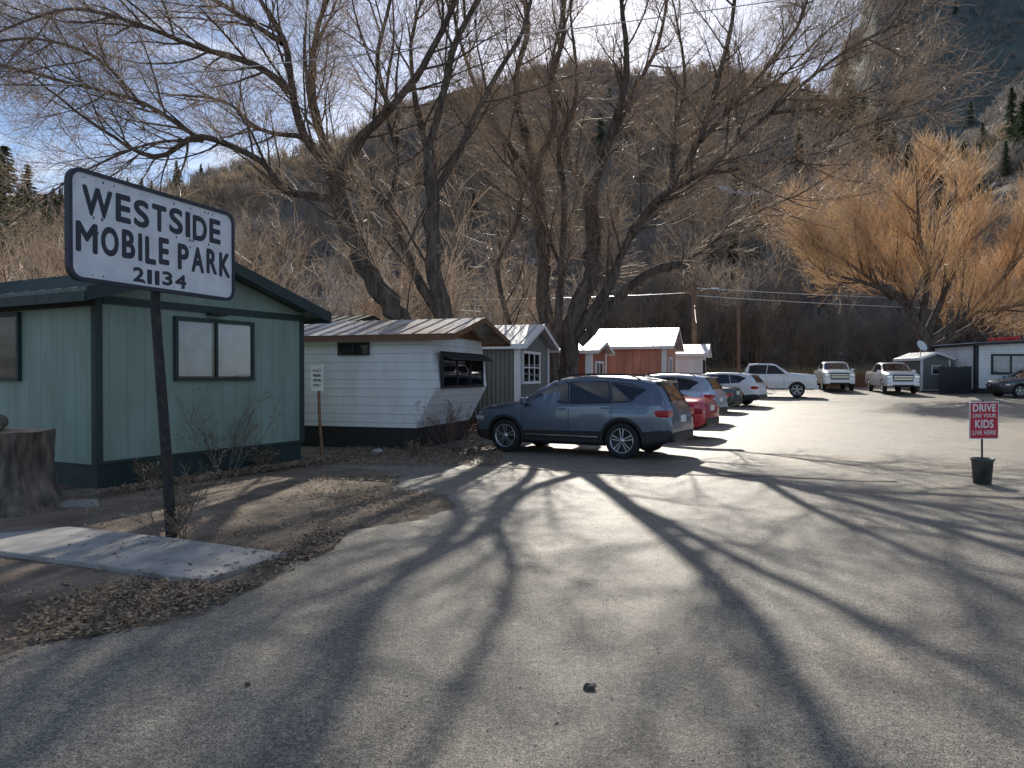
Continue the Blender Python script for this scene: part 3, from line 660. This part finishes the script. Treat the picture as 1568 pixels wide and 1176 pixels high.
park('white_pickup_truck',17.6,42.6,radians(-22),PIC,P_wh,True)
car('silver_pickup_truck',24.4,47.5,radians(-104),PIC,P_sl2)
wp=car('loaded_pickup_truck',22.0,50.5,radians(-106),PIC,P_wh)
P_tarp=mk('blue_tarp',(.08,.20,.42),.5,var=.2,scale=3,bump=.6,bscale=4,bdist=.05)
tb=lathe('tarp_load',[(.95,0),(.9,.25),(.65,.45),(.3,.55),(0,.58)],P_tarp,wp,16); tb.location=(-1.95,0,1.41); tb.scale=(.85,.8,.95)
car('black_suv',30.4,43.2,radians(185),SUV,P_bk)

# ---------------------------------------------------------------- trees
SP=dict(seg=[8,6,5,3],up=[.05,.06,.03,.0],jit=[.12,.16,.18,.22],sides=[8,5,3,2],tw=2,ch=[14,10,13],ang=[.8,.75,.7],len=[8,2.6,1.35,.9],rad=[.2,.038,.012,.0052],tip=.0033)
def big_tree(name,x,y,u,limbs,sp,mats,dens=1.0,rs=1.0):
    e=V((x,y,gz(y)-.1)); T=Tubes()
    for li,(pts,r0,r1,ky,nk) in enumerate(limbs):
        P=[]; m=len(pts)
        for i,(a,b_) in enumerate(pts):
            P.append(V((a*u,ky*(i/(m-1)),b_*u+(.1 if i else 0))))
        if isinstance(r0,tuple): P=[p+V((0,r0[1],0)) for p in P]; r0=r0[0]
        r0*=rs
        Q=[]
        for i in range(m-1):
            a0=P[max(i-1,0)];a1=P[i];a2=P[i+1];a3=P[min(i+2,m-1)]
            for k in range(4):
                t=k/4; Q.append(.5*((2*a1)+(a2-a0)*t+(2*a0-5*a1+4*a2-a3)*t*t+(3*a1-a0-3*a2+a3)*t**3)+rv()*r1*.35)
        Q.append(P[-1]); nn=len(Q)
        rd=[(r0+(r1-r0)*(i/(nn-1))**.75)*(1+.06*R.gauss(0,1)) for i in range(nn)]
        if pts[0]==(0,0): rd[0]*=1.6; rd[1]*=1.25
        T.tube(Q,rd,10,0)
        L=sum((Q[i+1]-Q[i]).length for i in range(nn-1))
        c=int(nk*L*dens)
        if c>0: kids(T,Q,rd,L,0,sp,count=c,t0=.12)
        if r1<.1 and nk>0: grow(T,Q[-1],(Q[-1]-Q[-2]).normalized(),2.6,r1,1,sp)
    o=T.obj(name,mats); o.location=e; return o
M2=[M_bark,M_twig]
A=[([(0,0),(-12,110),(-20,175),(-55,225),(-85,285),(-115,370),(-125,410)],.42,.26,.3,.5),
([(-125,410),(-165,455),(-180,520),(-190,590),(-230,665),(-250,760)],(.19,.3),.05,-.8,1.7),
([(-125,410),(-150,480),(-165,560),(-160,650),(-130,750)],(.17,.3),.05,1.5,1.7),
([(-115,375),(-85,438),(-30,488),(20,545),(60,615),(90,700),(100,800)],(.2,.3),.05,-1.5,1.7),
([(-125,362),(-190,368),(-220,405),(-300,435),(-360,400),(-420,430)],(.16,.2),.05,-1.8,2.4),
([(-180,520),(-230,550),(-310,570),(-400,600),(-480,610),(-560,575)],(.13,-.1),.03,-1.5,3.2),
([(-190,590),(-240,620),(-330,680),(-420,740)],(.12,-.3),.04,.8,2.2),
([(-300,435),(-380,480),(-470,500),(-560,520)],(.08,-.8),.03,-1.0,3.4),
([(-380,480),(-440,540),(-520,560),(-600,540)],(.06,-1.0),.03,-1.0,3.2),
([(-300,435),(-370,420),(-450,380),(-500,340)],(.06,-.9),.02,-.8,3.0),
([(-30,488),(-50,560),(-40,640),(-20,740)],(.10,-.5),.04,1.2,1.7),
([(-165,455),(-240,470),(-300,520),(-380,540)],(.09,.0),.03,1.4,2.4)]
B=[([(0,0),(-5,120),(-12,190),(-28,260),(-32,350),(-37,440)],.36,.2,.2,.6),
([(-37,440),(-12,520),(8,590),(48,655),(90,740)],(.16,.2),.05,-1.2,1.7),
([(-37,440),(-60,520),(-70,620),(-50,720)],(.13,.2),.04,1.3,1.7),
([(-32,370),(10,440),(35,500),(70,570),(110,640),(130,740)],(.15,.2),.05,1.0,1.7),
([(-10,170),(-60,250),(-100,350),(-145,390),(-200,440),(-230,520),(-240,620)],(.2,.1),.04,.9,1.4),
([(-100,350),(-90,430),(-110,520),(-100,620)],(.11,.4),.04,.8,1.6)]
C=[([(0,0),(-3,150),(-8,260),(-15,365),(-20,400)],.34,.22,.2,.4),
([(-20,400),(-38,450),(-48,520),(-30,590),(-45,660),(-60,740)],(.19,.2),.05,-1.2,1.6),
([(-20,400),(12,460),(10,540),(30,620),(20,720)],(.16,.2),.05,1.5,1.6),
([(-15,365),(-60,420),(-100,480),(-130,560),(-150,650)],(.14,.2),.04,-1.5,1.6),
([(0,0),(-40,100),(-65,170),(-75,240),(-50,290),(-40,340),(-60,400)],.15,.04,-.6,1.5),
([(3,0),(15,150),(20,230),(25,330),(15,400),(40,480),(35,560)],(.2,-.3),.05,-.9,1.2),
([(20,230),(-5,290),(-20,330),(-70,380)],(.08,-.6),.03,-1,1.8)]
D=[([(0,0),(5,140),(30,200),(40,270),(38,355)],.44,.26,.2,.3),
([(38,355),(65,430),(90,530),(80,640),(70,740)],(.21,.2),.05,-.8,1.6),
([(38,355),(5,410),(0,480),(-20,560),(0,660)],(.17,.2),.05,1.4,1.6),
([(65,430),(110,520),(150,600),(170,700)],(.12,.1),.05,1.5,1.7),
([(8,130),(60,200),(100,290),(155,350),(195,420),(220,500),(240,590),(250,690)],(.25,.0),.05,-1.2,1.7),
([(100,290),(130,330),(200,370),(290,450),(390,530),(460,560)],(.15,-.6),.04,-1.8,2.4),
([(155,350),(160,430),(180,520),(170,620)],(.12,-.8),.04,1.0,1.9),
([(200,370),(300,380),(400,420),(450,430)],(.1,-1.2),.03,-1,2.8),
([(195,420),(280,510),(350,600),(380,680)],(.11,-1.0),.04,1.2,2.5),
([(240,470),(320,520),(400,600),(450,640)],(.07,-.6),.03,1.6,2.8),
([(20,120),(80,190),(130,225),(182,238)],(.22,.0),.16,-.6,0),
([(150,230),(200,255),(260,300),(330,330)],(.07,-.5),.03,-1.2,3.0),
([(290,450),(380,460),(440,490)],(.07,-1.8),.03,.6,2.8)]
big_tree('willow_tree',-3.0,22.0,.0195,A,SP,M2,1.0,.9)
big_tree('willow_tree',-1.76,21.7,.0191,B,SP,M2,.95,.9)
big_tree('willow_tree',1.28,26.8,.0237,C,SP,M2,.85,.9)
big_tree('willow_tree',2.0,27.0,.0237,D,SP,M2,.95,.9)
SPO=dict(SP,up=[.1,.16,.17,.15],len=[9,3.6,2.1,1.3],rad=[.3,.06,.024,.012],tip=.007,ang=[.75,.65,.6],ch=[12,12,14])
E=[([(0,0),(5,50),(-5,100)],.62,.45,0,0),([(-5,100),(-50,145),(-110,165),(-165,175)],.3,.06,-2,1.6),([(-5,100),(-35,170),(-70,230),(-100,280)],.33,.06,1.5,1.6),
([(-5,100),(0,180),(-20,240),(-30,300)],.3,.06,-1.5,1.5),([(0,80),(40,150),(70,220),(80,290)],.3,.06,2,1.5),([(0,70),(60,120),(120,190),(150,260)],.3,.06,-2,1.5),
([(0,60),(80,100),(170,150),(220,230)],.28,.06,1,1.5),([(-35,170),(-110,220),(-160,255)],.2,.05,2,1.6),([(60,120),(130,130),(200,150)],.18,.05,-2,1.6),([(-50,145),(-120,190),(-180,215)],.16,.05,-2,1.7)]
big_tree('orange_willow_tree',28.7,51.5,.0442,E,SPO,[M_bark,M_twigo])

def proto(nm,mat,sp,stems,h,seed):
    R.seed(seed); T=Tubes()
    for i in range(stems):
        a=R.random()*6.28; s=.12+.35*R.random()
        grow(T,V((.3*cos(a),.3*sin(a),-.4)),V((cos(a)*s,sin(a)*s,1)).normalized(),h*(.7+.5*R.random()),.09*h/7,0,sp)
    me_o=T.obj(nm,[mat,mat]); me=me_o.data; bpy.data.objects.remove(me_o); return me
SPB=dict(seg=[6,3,2],up=[.08,.10,.06],jit=[.15,.2,.22],sides=[3,2,2],tw=1,ch=[14,10],ang=[.65,.7],len=[7,2.4,1.3],rad=[.09,.035,.018],tip=.011)
protos=[proto('bare_tree_a',M_greyt,SPB,4,7,1),proto('bare_tree_b',M_goldt,SPB,4,7.5,2),proto('bare_tree_c',M_greyt,SPB,6,5,3),proto('bare_tree_d',M_goldt,SPB,3,8,4),proto('bare_tree_e',M_twig,SPB,4,7,5)]
def conifer(nm,h,seed):
    R.seed(seed); T=Tubes(); T.tube([V((0,0,-.5)),V((0,0,h))],[.02*h,.01],6,0)
    z=.06*h
    while z<h*.99:
        rr=(1-z/h)**.85*h*.25*(.65+.7*R.random())+.08; m=12
        for k in range(m):
            a=R.random()*6.28; L=rr*(.6+.6*R.random()); q=7
            for s in range(q):
                t=(s+R.random())/q; c_=V((cos(a)*L*t,sin(a)*L*t,z-.25*L*t+.1*R.random()))
                dv=V((cos(a)+R.gauss(0,.5),sin(a)+R.gauss(0,.5),-.35+R.gauss(0,.25)))*(.026*h*(1.15-t*.5)); pv=rv()*.011*h
                o=len(T.v); T.v.extend([tuple(c_-dv*.5),tuple(c_+pv),tuple(c_+dv),tuple(c_-pv)]); T.f.append((o,o+1,o+2,o+3)); T.m.append(1)
        z+=h*.028
    o=T.obj(nm,[M_bark,M_conif]); o.data.polygons.foreach_set('use_smooth',[False]*len(o.data.polygons)); me=o.data; bpy.data.objects.remove(o); return me
cons=[conifer('conifer_a',10,1),conifer('conifer_b',12,2),conifer('conifer_c',11,3)]
R.seed(99)
ht=empty('hillside_trees',(0,0,0)); hc=empty('hillside_conifers',(0,0,0))
def inst(me,x,y,s,par,name,z=None):
    o=bpy.data.objects.new(name,me); o.location=(x,y,(H(x,y) if z is None else z)-.1); o.rotation_euler=(0,0,R.random()*6.28); o.scale=(s,s,s*(.85+.3*R.random())); link(o,par); return o
for i in range(600):
    y=59+51*R.random()**1.1; a=R.uniform(-.95,.95); x=a*y
    if y<66 and .1<a<.75: y+=7; x=a*y
    k=R.random(); gold=k<.5 and a<.3
    inst(protos[R.choice([1,3,4])] if gold else protos[R.choice([0,2,4])],x,y,.6+.55*R.random(),ht,'bare_tree')
for i in range(50):
    y=R.uniform(38,58); x=R.uniform(-45,.10*y)
    inst(protos[R.choice([0,1,3,4])],x,y,.8+.6*R.random(),ht,'bare_tree')
for x,y,s in [(.448*178,178,1.5),(.458*183,183,1.2),(.495*176,176,1.1),(.515*180,180,.9),(.475*186,186,1.0),(.535*170,170,.8),(.675*150,150,1.0),(.69*143,143,1.2),(.61*165,165,.7),(-.685*112,112,2.0),(-.655*122,122,1.4),(-.70*105,105,1.8),(-.61*150,150,.8),(-.63*140,140,1.0),(-.5*180,180,.6),(.30*80,80,.9),(.33*86,86,.8),(.38*90,90,.9),(-.42*190,190,.6),(-.45*185,185,.7),(.57*160,160,.9),(.56*155,155,.7)]:
    inst(R.choice(cons),x,y,s,hc,'conifer')
for i in range(170):
    y=R.uniform(100,215); a=R.choice([R.uniform(-.9,-.4),R.uniform(.38,.9),R.uniform(.38,.9),R.uniform(-.9,.9)]); inst(R.choice(cons),a*y,y,.3+.4*R.random(),hc,'conifer')
for i in range(340):
    y=R.uniform(270,500); a=R.uniform(.35,1.0)
    if noise.noise(V((a*y*.012,y*.012,2)))<-.12: continue
    inst(R.choice(cons),a*y,y,.4+.5*R.random(),hc,'conifer')
bv=[];bf=[];bi=[]; rnd=R.random; ga=R.gauss
def bush(x,y,z,h,n,wd,mi):
    for i in range(n):
        a=rnd()*6.283; s=.15+.75*rnd(); l=h*(.55+.5*rnd()); r0=.25*h*rnd(); bx=x+r0*cos(a*1.7); by=y+r0*sin(a*1.7)
        t0=rnd()*.45*l; dx=cos(a)*s; dy=sin(a)*s; q=1/sqrt(1+s*s)
        tx=bx+dx*l*q+ga(0,.06)*h; ty=by+dy*l*q+ga(0,.06)*h; tz=z+l*q
        sx=bx+dx*t0*q; sy=by+dy*t0*q; sz=z+t0*q-.2
        b_=rnd()*3.14; wx=wd*cos(b_); wy=wd*sin(b_); o=len(bv)
        bv.append((sx-wx,sy-wy,sz)); bv.append((sx+wx,sy+wy,sz)); bv.append((tx,ty,tz)); bf.append((o,o+1,o+2)); bi.append(mi)
        mxx,myy,mzz=(sx+tx)/2,(sy+ty)/2,(sz+tz)/2
        for e_ in range(2):
            o=len(bv); L2=l*.38; a2=rnd()*6.283
            bv.append((mxx-wx*.5,myy-wy*.5,mzz)); bv.append((mxx+wx*.5,myy+wy*.5,mzz)); bv.append((mxx+cos(a2)*L2*.6,myy+sin(a2)*L2*.6,mzz+L2*.8)); bf.append((o,o+1,o+2)); bi.append(mi)
for i in range(5600):
    y=88+122*rnd()**.9; a=R.uniform(-.85,.85); x=a*y
    nv=noise.noise(V((x*.03,y*.03,7)))
    if nv<-.42: continue
    gold=noise.noise(V((x*.02,y*.02,1)))+(-.15 if a>.35 else .05)+ga(0,.15)>0
    bush(x,y,H(x,y),(2.6+3.6*rnd())*(1 if y<170 else .75),24,.045+.0003*y,1 if gold else 0)
for i in range(3200):
    y=R.uniform(262,490); a=R.uniform(.36,.85); x=a*y
    if noise.noise(V((x*.01,y*.01,5)))<-.25: continue
    bush(x,y,H(x,y),3.0+3.0*rnd(),11,.14,0)
mo('hillside_brush',bv,bf,[M_greyt,M_goldt],None,False,bi)
SPS=dict(seg=[5,4,3],up=[.05,.08,.05],jit=[.2,.25,.3],sides=[4,3,3],tw=1,ch=[6,4],ang=[.6,.7],len=[1,.4,.22],rad=[.012,.006,.003],tip=.0025)
def shrub(name,x,y,h,stems,leaves,lm,seed,mat=M_greyt):
    R.seed(seed); T=Tubes()
    for i in range(stems):
        a=R.random()*6.28; s=.3+.6*R.random(); r_=.1*h; grow(T,V((r_*cos(a),r_*sin(a),0)),V((cos(a)*s,sin(a)*s,1)).normalized(),h*(.6+.5*R.random()),.009,0,dict(SPS,len=[h,.4*h,.2*h]))
    tips=T.v[:]
    for i in range(leaves):
        p=V(R.choice(tips))+rv()*.03; 
        if p.z<.3*h: continue
        s=.018+.015*R.random(); u_=rv()*s; q=rv()*s*.6; o=len(T.v); T.v.extend([tuple(p-u_),tuple(p+q),tuple(p+u_),tuple(p-q)]); T.f.append((o,o+1,o+2,o+3)); T.m.append(1)
    o=T.obj(name,[mat,lm]); o.location=(x,y,gz(y))
M_rl=mk('red_brown_leaves',(.14,.05,.035),.6,col2=(.2,.10,.06),scale=20)
shrub('bare_shrub',-4.95,12.75,1.25,9,250,M_leaf,5); shrub('bare_shrub',-1.35,16.75,1.2,9,500,M_rl,6); shrub('dry_weeds',-3.62,7.75,.75,7,30,M_leaf,8)
shrub('dry_weeds',-3.4,7.65,.35,6,30,M_leaf,9,M_goldt); shrub('dry_weeds',-5.6,11.4,.4,9,80,M_leaf,10,M_goldt); shrub('dry_weeds',-1.9,15.2,.35,10,120,M_leaf,12,M_goldt); shrub('dry_weeds',-4.6,13.6,.35,12,120,M_leaf,13,M_goldt)
shrub('dry_weeds',-.8,15.6,.3,14,100,M_leaf,14,M_goldt)
R.seed(5)
T=Tubes()
def blade(T,x,y,z,h):
    a=R.random()*6.28; w_=.012*h/.3; o=len(T.v); l=R.gauss(0,.35)*h; T.v.extend([(x-w_*cos(a),y-w_*sin(a),z),(x+w_*cos(a),y+w_*sin(a),z),(x+l,y+R.gauss(0,.35)*h,z+h)]); T.f.append((o,o+1,o+2)); T.m.append(0)
for i in range(22000):
    x=R.uniform(8,34); y=R.uniform(56,66); blade(T,x,y,gz(y) if y<64 else H(x,y),.3+.5*R.random())
T.obj('dry_grass_bank',[mk('dry_grass',(.50,.40,.20),.8,scale=1,col2=(.62,.52,.28),trans=.4)])
T=Tubes()
for i in range(9000):
    y=3.5+R.random()*9; x=interp(y,XL)-.05-abs(R.gauss(0,.7)); 
    if noise.noise(V((x*1.5,y*1.5,4)))<.05: continue
    blade(T,x,y,0,.03+.07*R.random()**2)
T.obj('dry_grass',[mk('straw',(.38,.30,.19),.8,trans=.3)])

# ---------------------------------------------------------------- poles and wires
up=empty('utility_pole',(12.1,49,gz(49)),0)
lathe('pole',[(.18,-.3),(.15,7.0),(0,7.02)],M_utl,up,12)
cable('lamp_arm',[(0,0,6.4),(.5,-.2,6.75),(1.1,-.4,6.8)],.03,M_alloy,up); box2('lamp_head',(1.0,-.5,6.72),(1.5,-.3,6.84),M_alloy,up,.04)
box2('crossarm',(-.9,-.16,6.55),(.9,-.06,6.67),M_utl,up)
up2=empty('utility_pole',(17.5,57,gz(57)),0); lathe('pole',[(.14,-.3),(.11,6.0),(0,6.02)],M_utl,up2,12)
def sag(a,b_,s,n=24):
    a=V(a);b_=V(b_); return [a.lerp(b_,i/n)-V((0,0,s*4*(i/n)*(1-i/n))) for i in range(n+1)]
M_pw=mk('silver_wire',(.6,.6,.6),.35,.6)
cable('power_line',sag((-16,18,8.3),(16,26,15.9),.35),.018,M_pw)
cable('power_line',sag((12.1,49,7.5),(70,60,8.2),.7),.03,M_pw); cable('power_line',sag((12.1,49,7.0),(70,60,7.2),.7),.03,M_pw); cable('power_line',sag((12.1,49,7.2),(-30,52,8),.7),.025,M_pw)
cable('power_line',sag((12.1,49,6.8),(17.5,57,7.0),.2),.025); cable('power_line',sag((12.1,49,6.6),(9.5,38,4.4),.3),.02)
sdh=empty('satellite_dish',(26.9,48.6,gz(48)),radians(200)); cable('mast',[(0,0,0),(0,0,3.0)],.03,M_alloy,sdh)
dd=lathe('dish',[(0,0),(.15,.02),(.3,.08),(.38,.14),(.39,.14),(.3,.07),(.15,.01),(0,-.01)],M_wpaint,sdh,20); dd.location=(0,0,3.0); dd.rotation_euler=(radians(-60),0,0)
